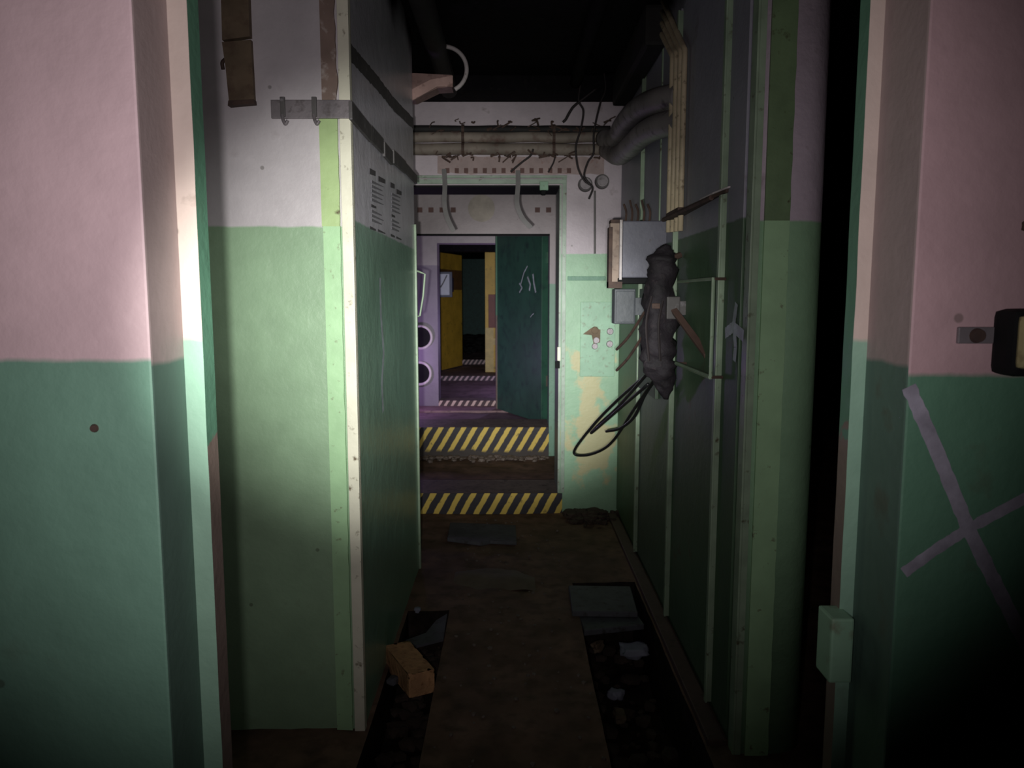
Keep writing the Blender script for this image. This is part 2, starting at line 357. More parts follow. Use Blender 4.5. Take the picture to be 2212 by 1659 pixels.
# steel door frame of the near doorway
tr = thing('trim_1', (0, 1.22, 0), kind='structure')
def jamb_bm(xa, xb, ya, yb, z0, z1, seed):
    # steel angle with a slightly ragged, paint-chipped edge
    bm = bmesh.new(); n = 60; V = []
    for i in range(n + 1):
        z = z0 + (z1 - z0) * i / n; q = noise.noise(Vector((seed, z * 9, 0))) * 0.0012
        V.append([bm.verts.new(p) for p in ((xa, ya, z), (xb + q, ya, z), (xb + q * .6, yb, z), (xa, yb, z))])
    for a, b in zip(V, V[1:]):
        for k in range(4):
            f = bm.faces.new((a[k], a[(k + 1) % 4], b[(k + 1) % 4], b[k])); f.material_index = 1 if k == 1 else 0
    bm.faces.new(V[0][::-1]); bm.faces.new(V[-1]); return bm
obj('jamb', jamb_bm(DX0, JX0, YF, 1.262, 0, 2.16, 1), ['frame', 'jamb'], tr)
obj('jamb', jamb_bm(DX1, JX1, YF, 1.253, 0, 2.16, 5), ['frame', 'jamb'], tr)
obj('head', B(JX0, JX1, YF, 1.25, 2.11, 2.16), 'frame', tr)
p = atY(1812, 1390, 1.2)
a = atY(1783, 1325, 1.2); b = atY(1845, 1462, 1.2)
obj('hinge_block', B(a.x + .002, JX1 + .008, 1.178, 1.235, b.z, a.z, bev=.004), 'hatch', tr)
# spray cross, bracket and switch box on the near right wall
def stroke(pts, w, y, mat, parent, name='paint_stroke', n=(0, -1, 0), th=.0015, seed=0):
    P = [Vector(p) for p in pts]; L_, R_ = [], []
    Q = []
    for a, b in zip(P, P[1:]):
        for k in range(12): Q.append(a.lerp(b, k / 12))
    Q.append(P[-1]); nn = Vector(n)
    for i, q in enumerate(Q):
        t = (Q[min(i + 1, len(Q) - 1)] - Q[max(0, i - 1)]).normalized(); s = t.cross(nn).normalized()
        ww = w * (1 + .25 * noise.noise(Vector((i * .7, seed, 0))))
        L_.append(q + s * ww); R_.append(q - s * ww)
    bm = bmesh.new()
    a = [bm.verts.new(v + nn * th) for v in L_]; b = [bm.verts.new(v + nn * th) for v in R_]
    for i in range(len(a) - 1): bm.faces.new((a[i], a[i + 1], b[i + 1], b[i]))
    return obj(name, bm, mat, parent)
YW = 1.088
stroke([atY(1962, 835, YW), atY(2025, 980, YW), atY(2090, 1140, YW), atY(2150, 1262, YW), atY(2240, 1440, YW)], .0105, 0, 'spray', wr)
stroke([atY(1950, 1236, YW), atY(2020, 1185, YW), atY(2090, 1140, YW), atY(2240, 1060, YW)], .0085, 0, 'spray', wr, seed=5, th=.003)
a = atY(2066, 706, YW); b = atY(2175, 745, YW)
sw = thing('switch_box', (a.x + .05, YW - .02, b.z - .05), label='cream switch box on a grey bracket at the right edge of the near pink wall', cat='switch')
obj('bracket', B(a.x, b.x, YW - .006, YW, b.z + .002, a.z, bev=.002), 'metal', sw)
q = atY(2110, 725, YW - .006); bm = bmesh.new()
bmesh.ops.create_cone(bm, cap_ends=True, segments=16, radius1=.011, radius2=.009, depth=.008, matrix=Matrix.Translation((q.x, q.y - .003, q.z)) @ Matrix.Rotation(math.pi / 2, 4, 'X'))
obj('bolt', bm, 'rust', sw)
a = atY(2172, 668, YW - .03); b = atY(2330, 812, YW - .03)
obj('body', B(a.x, b.x, YW - .05, YW, b.z, a.z, bev=.012), 'dark', sw)
obj('cover', B(a.x + .006, b.x, YW - .062, YW - .045, b.z + .012, a.z - .008, bev=.008), 'handle', sw)
q = atY(2208, 488, YW); obj('screw_knob', rock((q.x + .004, q.y - .006, q.z), .008, .008, .01, 2), 'rust', None, label='small dark knob high on the near pink wall at the right edge', cat='knob')
q = atY(204, 925, YN); bm = bmesh.new(); bmesh.ops.create_cone(bm, cap_ends=True, segments=14, radius1=.0065, radius2=.005, depth=.004, matrix=Matrix.Translation((q.x, q.y - .002, q.z)) @ Matrix.Rotation(math.pi / 2, 4, 'X'))
obj('nail_head', bm, 'rust', wl)
# ------------------------------------------------------------------ corridor left block
bm = bmesh.new(); box(bm, -3.0, XL, YL0, YL1, -.3, CEIL, bev=.003)
for f in bm.faces:
    if f.normal.length == 0: f.normal_update()
bmesh.ops.recalc_face_normals(bm, faces=bm.faces)
for f in bm.faces: f.material_index = 1 if f.normal.x > .7 else 0
WL = S('wall_left', bm, ['left', 'leftside'])
zt = atY(740, 245, YL0).z
def ragged_bar(xa, xb, ya, yb, z0, z1, seed, amp=.003):
    bm = bmesh.new(); n = 50; V = []
    for i in range(n + 1):
        z = z0 + (z1 - z0) * i / n; q = noise.noise(Vector((seed, z * 14, 0))) * amp
        V.append([bm.verts.new(p) for p in ((xa, ya, z), (xb + q, ya, z), (xb + q, yb, z), (xa, yb, z))])
    for a, b in zip(V, V[1:]):
        for k in range(4): bm.faces.new((a[k], a[(k + 1) % 4], b[(k + 1) % 4], b[k]))
    bm.faces.new(V[0][::-1]); bm.faces.new(V[-1]); return bm
zmid = 1.838
obj('corner_bar', ragged_bar(-.652, -.590, YL0 - .012, YL0 + .002, zmid, zt, 3), 'lime', WL, label='lime green upper corner bar')
obj('corner_bar', ragged_bar(-.648, -.590, YL0 - .012, YL0 + .002, 0, zmid, 4), 'limelow', WL, label='pale green lower corner bar')
obj('corner_bar', ragged_bar(-.640, -.590, YL0 - .012, YL0 + .002, zt + .02, CEIL - .01, 6, .008), 'brownbar', WL, label='worn brown bar above the tray')
bm = bmesh.new(); box(bm, -.582, XL + .006, YL0 - .016, YL0, 0, CEIL - .01, bev=.002); box(bm, XL, XL + .006, YL0, YL0 + .02, 0, CEIL - .01)
obj('corner_angle', bm, 'cream', WL)
obj('edge_angle', box(B(XL, XL + .012, YL1 - .02, YL1 + .006, .0, 2.0, bev=.002), XL - .02, XL, YL1, YL1 + .006, 0, 2.0), 'angle', WL)
# stencilled notices on the side wall (illegible rows of paint)
def side_mark(x0, y0, x1, y1, mat, X=XL, out=.002, name='stencil_mark', par=None, slant=True):
    s = 1 if X < 0 else -1
    P = [atX(x0, y0, X + s * out), atX(x1, y0 + (x1 - x0) * (.55 if slant else 0), X + s * out), atX(x1, y1 + (x1 - x0) * (.35 if slant else 0), X + s * out), atX(x0, y1, X + s * out)]
    bm = prism(P, (s, 0, 0), .001); return obj(name, bm, mat, par or WL)
for (cx, y0, y1, ww) in ((798, 363, 492, 34), (843, 393, 508, 24)):
    h = y1 - y0
    side_mark(cx, y0, cx + ww * .38, y0 + h * .10, 'stencil'); side_mark(cx + ww * .55, y0 + h * .13, cx + ww, y0 + h * .22, 'stencil')
    for r in range(5):
        side_mark(cx + ww * .12, y0 + h * (.20 + r * .075), cx + ww * (.82 if r % 2 else .9), y0 + h * (.25 + r * .075), 'stencilgrey')
    side_mark(cx + ww * .1, y0 + h * .60, cx + ww * .42, y0 + h * .65, 'stencil')
    for r in range(3):
        side_mark(cx + ww * .12, y0 + h * (.69 + r * .075), cx + ww * (.9 if r % 2 else .78), y0 + h * (.74 + r * .075), 'stencilgrey')
    side_mark(cx + ww * .02, y0 + h * .97, cx + ww * .4, y0 + h * 1.02, 'stencil'); side_mark(cx + ww * .52, y0 + h * 1.02, cx + ww, y0 + h * 1.06, 'stencil')
# grey torn paint band high on the side wall and pale smear below
stroke([atX(754, 110, XL), atX(780, 140, XL), atX(815, 180, XL), atX(850, 225, XL), atX(893, 268, XL)], .030, 0, 'metaldark', WL, n=(1, 0, 0), seed=2, name='torn_paint_band')
stroke([atX(820, 600, XL), atX(822, 680, XL), atX(828, 760, XL), atX(824, 830, XL), atX(827, 890, XL)], .020, 0, 'whitepaint', WL, n=(1, 0, 0), seed=9, name='paint_smear')
# metal tray bar with hooks running over the corner
q = atY(590, 236, YL0)
ct = thing('cable_tray', (q.x, YL0, q.z - .05), label='grey metal cable bar with two hooks wrapping the left wall corner', cat='cable tray')
a = atY(585, 216, YL0 - .02); b = atY(757, 256, YL0 - .02)
bm = B(a.x, XL + .01, YL0 - .024, YL0 - .012, b.z, a.z, bev=.002)
obj('front_bar', bm, 'metal', ct)
for px in (607, 675):
    x = atY(px, 236, YL0 - .02).x
    clip = obj('clip', B(x, x + .016, YL0 - .032, YL0 - .022, b.z + .004, a.z + .008, bev=.002), 'metaldark', ct)
    obj('hook', T([(x + .006, YL0 - .03, b.z + .01), (x + .01, YL0 - .034, b.z - .008), (x + .018, YL0 - .036, b.z - .022), (x + .026, YL0 - .036, b.z - .010)], .0055), 'metal', clip)
segs = [(757, 238, 800, 290), (800, 288, 826, 316), (829, 322, 846, 342), (849, 338, 875, 362), (875, 362, 899, 388)]
for i, (x0, y0, x1, y1) in enumerate(segs):
    p0, p1 = atX(x0, y0, XL + .01), atX(x1, y1, XL + .01)
    c = (p0 + p1) / 2; d = (p1 - p0) / 2; u = Vector((1, 0, 0)).cross(d).normalized() * (.030 if i < 4 else .024)
    obj('side_bar', obox(bmesh.new(), c, (.006, 0, 0), d, u, bev=.002), 'metaldark', ct)
# brown board on the left front face
bd = thing('worn_board', atY(520, 228, YL0 - .02), label='worn brown board hanging high on the left front wall', cat='board')
def quad_y(P, th, y, seed=0):
    return prism([atY(px, py, y) for px, py in P], (0, -1, 0), th)
obj('board_piece', quad_y([(484, 95), (546, 90), (553, 222), (500, 230), (492, 150)], .02, YL0), 'board', bd)
obj('board_piece', quad_y([(482, -60), (540, -60), (545, 84), (486, 92)], .026, YL0), 'board', bd)
obj('board_piece', quad_y([(500, 222), (554, 219), (555, 228), (499, 233)], .03, YL0), 'rust', bd)
obj('bent_bracket', T([atY(486, 128, YL0 - .012), atY(480, 136, YL0 - .02), atY(482, 150, YL0 - .012)], .006), 'rust', bd)
# ------------------------------------------------------------------ corridor right block
bm = bmesh.new(); prof = [(XR, YR0), (XR, YB), (1.04, YB)]
for k in range(9):
    a = math.pi / 2 * k / 8; prof.append((.925 + .115 * math.cos(a), YR0 + .115 - .115 * math.sin(a)))
lo = [bm.verts.new((x, y, -.34)) for x, y in prof]; hi = [bm.verts.new((x, y, CEIL)) for x, y in prof]
bm.faces.new(lo); bm.faces.new(hi[::-1])
for i in range(len(prof)):
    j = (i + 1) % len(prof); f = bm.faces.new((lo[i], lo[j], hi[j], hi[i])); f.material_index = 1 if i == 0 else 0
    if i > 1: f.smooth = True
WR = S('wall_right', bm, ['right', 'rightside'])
a = atY(1647, 640, YR0).x; b = atY(1697, 640, YR0).x
obj('corner_bar', ragged_bar(a - .005, b, YR0 - .010, YR0 + .002, 1.842, CEIL - .01, 12), 'limedark', WR, label='mid green upper corner bar')
obj('corner_bar', ragged_bar(a - .005, b, YR0 - .010, YR0 + .002, 0, 1.842, 13), 'limelow', WR, label='pale green lower corner bar')
bm = B(XR - .008, XR, YR0 - .006, YR0 + .05, 0, CEIL - .01, bev=.002); box(bm, XR, XR + .02, YR0 - .006, YR0, 0, CEIL - .01)
obj('corner_angle', bm, 'angle', WR)
# dark green sheet panels and light angle bars between them
bars = [2.80, 3.60, 4.55]
edges = [YR0 + .055] + bars + [YB - .01]
for i in range(4):
    y0, y1 = edges[i] + .022, edges[i + 1] - .022
    obj('wall_panel', B(XR - .010, XR, y0, y1, .04, 2.9, bev=.003), 'rightside', WR)
for y in bars:
    ya = y
    obj('angle_bar', box(B(XR - .030, XR - .022, ya - .013, ya + .013, .03, 2.88, bev=.002), XR - .026, XR, ya - .003, ya + .003, .03, 2.88), 'angle', WR)
obj('angle_bar', B(XR - .016, XR, 4.02, 4.04, 1.9, 2.85), 'angle', WR)
stroke([atX(1592, 655, XR - .012), atX(1586, 700, XR - .012), atX(1590, 750, XR - .012), atX(1587, 780, XR - .012)], .018, 0, 'whitepaint', WR, n=(-1, 0, 0), seed=3, name='paint_smear', th=.002)
stroke([atX(1568, 720, XR - .012), atX(1586, 706, XR - .012), atX(1608, 726, XR - .012)], .02, 0, 'whitepaint', WR, n=(-1, 0, 0), seed=4, name='paint_smear', th=.003)
# ------------------------------------------------------------------ bulkhead 1
OX0, OX1 = -.85, atY(1208, 640, YB).x
SILL1 = atY(1100, 1063, YB).z
TOP1 = atY(1100, 400, YB).z
bm = B(-3.0, OX0, YB, YB1, 0, CEIL); box(bm, OX1, 1.04, YB, YB1, 0, CEIL); box(bm, OX0, OX1, YB, YB1, TOP1, CEIL)
WF = S('wall_far', bm, 'bulk')
S('trim_2', B(OX0, OX1, YB - .03, YB1, -.02, SILL1 - .004), 'sill')
bpy.data.objects['trim_2'].name = 'trim_2'
t2 = bpy.data.objects['trim_2']
obj('hazard_stripe_face', B(OX0, OX1 + .03, YB - .036, YB - .03, .0, SILL1), 'ss' if False else 's1', t2)
S('ceiling_beam', B(-3, 1.04, 5.2, YB, atY(1100, 221, YB).z, CEIL, bev=.01), 'soot')
# steel frame around opening
t3 = thing('trim_3', (OX1, YB, 0), kind='structure')
x0 = OX1; x1 = atY(1222, 640, YB).x
obj('frame_post', box(B(x0 - .004, x0 + .012, YB - .02, YB1, SILL1, TOP1, bev=.002), x0 + .018, x1, YB - .014, YB, SILL1, TOP1 + .05, bev=.002), 'framegrey', t3)
zt0, zt1 = atY(1000, 398, YB).z, atY(1000, 380, YB).z
obj('soffit_shade_plate', B(OX0, OX1, YB + .001, YB1, TOP1 - .014, TOP1), 'dark', t3)  # dark plate added to paint shade onto the underside of the doorway head
obj('frame_head', box(B(OX0, x1, YB - .02, YB, zt0, zt1 - .025, bev=.003), OX0, x1, YB - .03, YB, zt1 - .018, zt1, bev=.002), 'framegrey', t3)
q = atY(1175, 402, YB - .03)
cl = thing('door_closer', q, label='small pale catch with a black knob under the doorway head', cat='catch')
obj('catch_body', B(q.x - .03, q.x + .03, YB - .05, YB - .02, q.z - .03, q.z + .03, bev=.004), 'hatch', cl)
obj('knob', rock((q.x - .005, YB - .035, q.z - .045), .028, .02, .025, 4), 'dark', cl)
q = atY(1205, 765, YB)
la = thing('door_latch', q, label='small white latch with a black catch on the right doorway post', cat='latch')
obj('latch_plate', B(q.x - .006, q.x + .018, YB - .045, YB - .02, q.z - .045, q.z + .055, bev=.003), 'cream', la)
obj('latch_catch', B(q.x - .022, q.x + .012, YB - .05, YB - .03, q.z - .10, q.z - .048, bev=.004), 'dark', la)
# access hatch on right side of the bulkhead
a = atY(1254, 652, YB); b = atY(1334, 813, YB)
ha = thing('access_hatch', ((a.x + b.x) / 2, YB, b.z), label='pale green sheet metal hatch plate on the bulkhead right of the doorway', cat='hatch')
obj('plate', B(a.x, min(b.x, XR - .035), YB - .012, YB, b.z, a.z, bev=.003), 'hatch', ha)
for (px, py, r) in ((1285, 714, .030), (1288, 735, .026), (1285, 748, .024), (1318, 716, .026), (1317, 743, .026)):
    q = atY(px, py, YB - .012); bm = bmesh.new()
    bmesh.ops.create_cone(bm, cap_ends=True, segments=18, radius1=r, radius2=r * .8, depth=.012, matrix=Matrix.Translation((q.x, q.y - .004, q.z)) @ Matrix.Rotation(math.pi / 2, 4, 'X'))
    obj('round_boss', bm, 'metal' if r < .03 else 'board', ha)
obj('torn_flap', quad_y([(1259, 722), (1278, 708), (1297, 712), (1296, 740), (1282, 742), (1278, 724)], .004, YB - .014), 'board', ha)
a = atY(1226, 597, YB); b = atY(1308, 606, YB)
obj('ledge_strip', B(a.x, b.x, YB - .012, YB, b.z, a.z, bev=.002), 'jamb', WF)
a = atY(1228, 1020, YB)
# row of faded brown squares over the doorway
for k in range(14):
    px = 962 + k * 20.2; q0 = atY(px, 363, YB); q1 = atY(px + 9, 374, YB)
    obj('painted_square', B(q0.x, q1.x, YB - .002, YB, q1.z, q0.z), 'square', WF)
stroke([atY(945, 356, YB), atY(1120, 358, YB), atY(1305, 358, YB)], .060, 0, plain('faded_band', rgb(172, 150, 148), .6, dirt=rgb(140, 104, 96), dirt_amt=.4), WF, name='faded_paint_band', th=.0008)
# ------------------------------------------------------------------ bulkhead 2
Y2 = 7.5
O2X1 = atY(1187, 640, Y2).x; TOP2 = atY(1100, 505, Y2).z; SILL2 = atY(1100, 922, Y2).z
bm = B(-3.0, -1.2, Y2, Y2 + .3, 0, 2.75); box(bm, O2X1, 1.04, Y2, Y2 + .3, 0, 2.75); box(bm, -1.2, O2X1, Y2, Y2 + .3, TOP2, 2.75)
WF2 = S('wall_second', bm, 'bulk2')
obj('lintel_shadow_strip', B(-1.2, O2X1, Y2 - .002, Y2 + .01, TOP2 - .02, TOP2), 'dark', WF2)
t4 = S('trim_4', B(-1.2, O2X1, Y2 - .02, Y2 + .5, -.02, SILL2 - .003), 'sill')
obj('hazard_stripe_face', B(-1.2, O2X1, Y2 - .03, Y2 - .02, 0.0, SILL2), 's2', t4)
for px in (907, 931, 955, 979, 1161, 1185):
    q0 = atY(px - 5.5, 448, Y2); q1 = atY(px + 5.5, 459, Y2)
    obj('painted_square', B(q0.x, q1.x, Y2 - .002, Y2, q1.z, q0.z), 'square', WF2)
q = atY(1040, 450, Y2); bm = bmesh.new()
bmesh.ops.create_cone(bm, cap_ends=True, segments=32, radius1=.13, radius2=.13, depth=.002, matrix=Matrix.Translation((q.x, q.y - .001, q.z)) @ Matrix.Rotation(math.pi / 2, 4, 'X'))
obj('faded_disc', bm, plain('faded_disc_paint', rgb(174, 162, 152), .6), WF2)
# dirt heap on the second sill's foot
def rubble_field(name, spots, label, cat, mat='rubble', seed=0):
    rnd = random.Random(seed); bm = bmesh.new()
    for (x, y, z, s) in spots:
        b2 = rock((x, y, z), s, s * rnd.uniform(.6, 1.2), s * rnd.uniform(.4, .8), rnd.random() * 50, rnd.random() * 6, sub=1)
        me = bpy.data.meshes.new('t'); b2.to_mesh(me); b2.free(); bm.from_mesh(me); bpy.data.meshes.remove(me)
    return obj(name, bm, mat, None, label=label, cat=cat, kind='stuff')
rnd = random.Random(3)
rubble_field('rubble', [(rnd.uniform(-.95, .35), 7.42 - abs(rnd.gauss(0, .10)), .02, rnd.uniform(.012, .045)) for _ in range(120)],
             'pale rubble heaped along the foot of the second striped step', 'rubble', 'sill', 1)
rubble_field('rubble', [(.40 + abs(rnd.gauss(0, .15)) * 1.2, 5.44 - abs(rnd.gauss(0, .13)), rnd.uniform(.0, .05), rnd.uniform(.015, .05)) for _ in range(130)],
             'brown rubble piled at the foot of the bulkhead right of the first striped step', 'rubble', 'rubble', 2)
rubble_field('rubble', [(rnd.uniform(-.5, -.33), rnd.uniform(2.5, 3.68), -.17, rnd.uniform(.01, .05)) for _ in range(90)],
             'brown rubble lying in the left floor trench', 'rubble', 'rubble', 3)
rubble_field('rubble', [(rnd.uniform(.36, .67), rnd.uniform(2.4, 4.05), -.31, rnd.uniform(.01, .05)) for _ in range(90)],
             'dark rubble lying in the right floor trench', 'rubble', 'rubble', 4)
rubble_field('rubble', [(rnd.uniform(-.3, .33), rnd.uniform(2.0, 5.35), .01, rnd.uniform(.004, .013)) for _ in range(160)],
             'small brown crumbs scattered over the concrete walkway', 'rubble', 'sill', 5)
# ------------------------------------------------------------------ bulkhead 3 with rings, open green door
Y3 = 9.5
O3X0 = atY(945, 640, Y3).x; TOP3 = atY(1000, 525, Y3).z
bm = B(-3.0, O3X0, Y3, Y3 + .3, .1, 2.75); box(bm, .15, 1.04, Y3, Y3 + .3, .1, 2.75); box(bm, O3X0, .15, Y3, Y3 + .3, TOP3, 2.75)
WF3 = S('wall_third', bm, 'bulk3')
t5 = S('trim_5', B(O3X0, .15, Y3, Y3 + .3, .15, .285), 'sill')
obj('hazard_stripe_face', B(O3X0, .15, Y3 - .008, Y3, .19, .29), 's3', t5)
obj('kerb', B(-1.6, .05, Y3 - .42, Y3 - .01, .17, .225, bev=.01), plain('pale_kerb', rgb(150, 122, 122), .7, dirt=rgb(100, 80, 80)), t5)
for i, (px, py, lb) in enumerate(((909, 728, 'upper white ring on the mauve wall left of the third doorway'), (907, 806, 'lower white ring on the mauve wall left of the third doorway'))):
    q = atY(px, py, Y3); rg = thing('pipe_sleeve', q, label=lb, cat='ring', group='white rings by the third doorway')
    bm = bmesh.new(); R1, R2 = .125, .155
    n = 28
    for k in range(n):
        a0, a1 = 2 * math.pi * k / n, 2 * math.pi * (k + 1) / n
        def P(r, a, y): return (q.x + r * math.cos(a), y, q.z + r * math.sin(a))
        v = [bm.verts.new(P(r, a, y)) for a in (a0, a1) for r in (R1, R2) for y in (Y3 - .05, Y3)]
        bm.faces.new((v[0], v[2], v[6], v[4])); bm.faces.new((v[0], v[4], v[5], v[1])); bm.faces.new((v[2], v[3], v[7], v[6]))
    bmesh.ops.remove_doubles(bm, verts=bm.verts, dist=1e-5)
    obj('rim', bm, 'white', rg, smooth=True)
    bm = bmesh.new(); bmesh.ops.create_cone(bm, cap_ends=True, segments=28, radius1=.126, radius2=.126, depth=.006, matrix=Matrix.Translation((q.x, Y3 - .006, q.z)) @ Matrix.Rotation(math.pi / 2, 4, 'X'))
    obj('dark_plug', bm, 'dark', rg)
# open steel door
h = atZ(1187, 902, .2); hx, hy = .40, 8.25; ex, ey = atY(1087, 700, 9.3).x, 9.3
dv = Vector((ex - hx, ey - hy, 0)); dn = dv.normalized(); nn = Vector((dn.y, -dn.x, 0))
d1 = thing('door_1', (hx, hy, .22), kind='structure')
def leafbox(u0, u1, z0, z1, t0, t1, bev=.004):
    c = Vector((hx, hy, 0)) + dn * ((u0 + u1) / 2) - nn * ((t0 + t1) / 2); c.z = (z0 + z1) / 2
    return obox(bmesh.new(), c, dn * ((u1 - u0) / 2), nn * ((t1 - t0) / 2), (0, 0, (z1 - z0) / 2), bev)
Ld = dv.length
obj('leaf', leafbox(0, Ld, .22, 2.45, 0, .09), 'doorleaf', d1)
obj('edge_strip', leafbox(Ld - .02, Ld + .012, .22, 2.45, -.01, .10), 'jamb', d1)
for z in (.62, 1.95): obj('hinge', leafbox(-.06, .03, z, z + .12, -.02, .03), 'jamb', d1)
s_ = -1
def leafpt(px, py):
    r = ray(px, py); o = Vector((hx, hy, 0)); 
    front = nn if nn.y < 0 else -nn
    tt = ((o - CAM).dot(front)) / r.dot(front); return CAM + r * tt, front
for (pts, ww) in (([(1142, 618), (1150, 590), (1158, 575)], .008), ([(1140, 612), (1146, 622), (1140, 632)], .010), ([(1158, 598), (1164, 615), (1162, 628)], .014), ([(1170, 592), (1172, 612), (1176, 632)], .014), ([(1164, 685), (1168, 680), (1172, 677)], .005)):
    P3 = [leafpt(*p) for p in pts]; fr = P3[0][1]
    Q = [p + fr * .104 for p, _ in P3]
    stroke(Q, ww, 0, 'whitepaint', d1, n=tuple(fr), name='chalk_mark', th=.003)
obj('opened_frame_bracket', T([atY(900, 585, 4.35), atY(908, 588, 4.362), atY(918, 592, 4.362), atY(914, 640, 4.362), atY(907, 682, 4.362), atY(900, 684, 4.35)], .005, smooth=False), 'angle', None,
    label='thin pale green wire bracket at the far end of the left wall', cat='bracket')
# ------------------------------------------------------------------ fourth and fifth openings, yellow doors
Y4 = atZ(1020, 822, .2).y
x0 = atY(956, 800, Y4).x
t6 = S('trim_6', B(x0 - .6, .5, Y4, Y4 + .25, .15, .27), 'sill')
obj('hazard_stripe_face', B(x0 - .6, .5, Y4 - .008, Y4, .19, .275), 's4', t6)
S('ceiling_beam', B(-3, 1.04, Y4, Y4 + .3, 2.33, 2.75), 'soot')
Y5 = atZ(1020, 787, .2).y
t7 = S('trim_7', B(-1.5, .3, Y5, Y5 + .25, .15, .29), 'sill')
obj('hazard_stripe_face', B(-1.5, .3, Y5 - .008, Y5, .19, .295), 's4', t7)
a = atZ(946, 804, .2); b = atZ(999, 791, .2)
def wall_seg(a, b, th, z0, z1):
    d = b - a; d.z = 0; n = Vector((d.y, -d.x, 0)).normalized(); n = n if n.y > 0 else -n
    c = (a + b) / 2 + n * th / 2; c.z = (z0 + z1) / 2
    return obox(bmesh.new(), c, d / 2, n * th / 2, (0, 0, (z1 - z0) / 2))
d2 = thing('door_2', (a.x, a.y, .2), kind='structure')
obj('leaf', wall_seg(a + Vector((-.3, -.25, 0)) * 0, b, .08, .22, 2.4), 'yellow', d2)
obj('red_upper_panel', wall_seg(a + Vector((0, -.012, 0)), b + Vector((0, -.012, 0)), .01, 1.72, 2.1), plain('brown_shade', rgb(116, 84, 44), .6), d2)
lv_ = b - a; lv_.z = 0; ld = lv_.normalized(); ln = Vector((ld.y, -ld.x, 0)); ln = ln if ln.y < 0 else -ln
def on_leaf(px, py, out=0.0):
    r = ray(px, py); t_ = ((a + ln * out) - CAM).dot(ln) / r.dot(ln); return CAM + r * t_
def leaf_plate(x0, x1, y0, y1, out, th):
    p0, p1 = on_leaf(x0, y0, out), on_leaf(x1, y1, out); zz0, zz1 = on_leaf(x0, y1, out).z, p0.z
    c_ = (p0 + p1) / 2; c_.z = (zz0 + zz1) / 2; hw = p1 - p0; hw.z = 0
    return obox(bmesh.new(), c_, hw / 2, ln * th / 2, (0, 0, (zz1 - zz0) / 2), .008)
ys_ = on_leaf(948, 610).y - .03
q0 = atY(947, 587, ys_); q1 = atY(977, 642, ys_)
sg = thing('door_sign', ((q0.x + q1.x) / 2, ys_, q1.z), label='grey-white framed notice fixed to the yellow door leaf', cat='sign')
obj('frame', B(q0.x, q1.x, ys_, ys_ + .05, q1.z, q0.z, bev=.01), 'signframe', sg)
obj('face', B(q0.x + .03, q1.x - .05, ys_ - .02, ys_, q1.z + .04, q0.z - .04, bev=.004), 'sign', sg)
obj('stand_off', B(q1.x - .06, q1.x - .02, ys_ + .05, on_leaf(975, 610).y + .02, q1.z + .1, q0.z - .1), 'signframe', sg)
stroke([(q0.x + .04, ys_ - .021, q1.z + .18), (q0.x + .09, ys_ - .021, q0.z - .2), (q0.x + .16, ys_ - .021, q0.z - .06)], .010, 0, 'stencil', sg, name='dark_line')
# right yellow jamb column with a red block
a = atZ(1048, 804, .2); Yc = a.y
c0, c1 = atY(1048, 640, Yc).x, atY(1100, 640, Yc).x
S('wall_fourth', B(-3, atY(950, 640, Yc).x, Yc + .05, Yc + .35, .1, 2.75), 'teal')
wc = S('wall_fourth_right', B(c0, 1.04, Yc, Yc + .3, .1, 2.75), 'yellow')
z0, z1 = atY(1060, 708, Yc).z, atY(1060, 636, Yc).z
obj('red_block', B(atY(1055, 640, Yc).x, c1, Yc - .02, Yc, z0, z1, bev=.004), 'redbrown', wc)
z2 = atY(1060, 803, Yc).z; z3 = atY(1060, 745, Yc).z
obj('pale_strip', B(c0, atY(1066, 640, Yc).x, Yc - .015, Yc, z2, z0), 'yellowpale', wc)
obj('pale_strip', B(c0, c1, Yc - .018, Yc, z3, z3 + .12), 'yellowpale', wc)
rubble_field('rubble', [(rnd.uniform(-1.4, -.6), rnd.uniform(18.5, 21), rnd.uniform(.2, .55), rnd.uniform(.08, .22)) for _ in range(60)],
             'dark rubble heap at the far end seen through all doorways', 'rubble', 'dark', 6)
# ------------------------------------------------------------------ pipes on the bulkhead
def P3(px, py, Y): return atY(px, py, Y)
yp = YB - .07
pz = lambda py, Y=yp: atY(1100, py, Y).z
for (py, r, lb, mat, x1, endp) in (
        (279, .026, 'thin dark topmost pipe running across above the doorway', 'sootpipe', 1318, None),
        (297, .036, 'middle thick dirty pipe running across above the doorway', 'pipe', 1335, None),
        (322, .040, 'lowest thick dirty pipe running across above the doorway', 'pipe', 1345, None)):
    z = pz(py); xr = atY(x1, py, yp).x
    pp = thing('wall_pipe', (0, yp, z), label=lb, cat='pipe')
    obj('pipe_run', T([(-1.6, yp, z)] + [(-1.6 + (xr + 1.6) * k / 12, yp, z + random.uniform(-.004, .004)) for k in range(1, 13)], r, seg=14), mat, pp, smooth=True)
    for xx in (-.35, .28): obj('pipe_clamp', T([(xx, yp, z), (xx + .02, yp, z)], r + .006, seg=14, smooth=False), 'rust', pp)
obj('pipe_run_lower', T([atY(1305, 300, YB - .1), atY(1330, 298, 5.1), atY(1348, 268, 4.7), atY(1376, 238, 4.25), atY(1412, 220, 3.92), atY(1446, 212, 3.76), atY(1475, 208, 3.66)], .062, seg=16), 'pipegrey', None, smooth=True,
    label='upper grey pipe bend turning from the bulkhead along the right wall', cat='pipe')
obj('pipe_run_lower', T([atY(1312, 324, YB - .1), atY(1336, 336, 5.0), atY(1360, 318, 4.5), atY(1390, 290, 4.12), atY(1420, 274, 3.90), atY(1448, 266, 3.76), atY(1478, 262, 3.66)], .062, seg=16), 'pipegrey', None, smooth=True,
    label='lower grey pipe bend turning from the bulkhead along the right wall', cat='pipe')
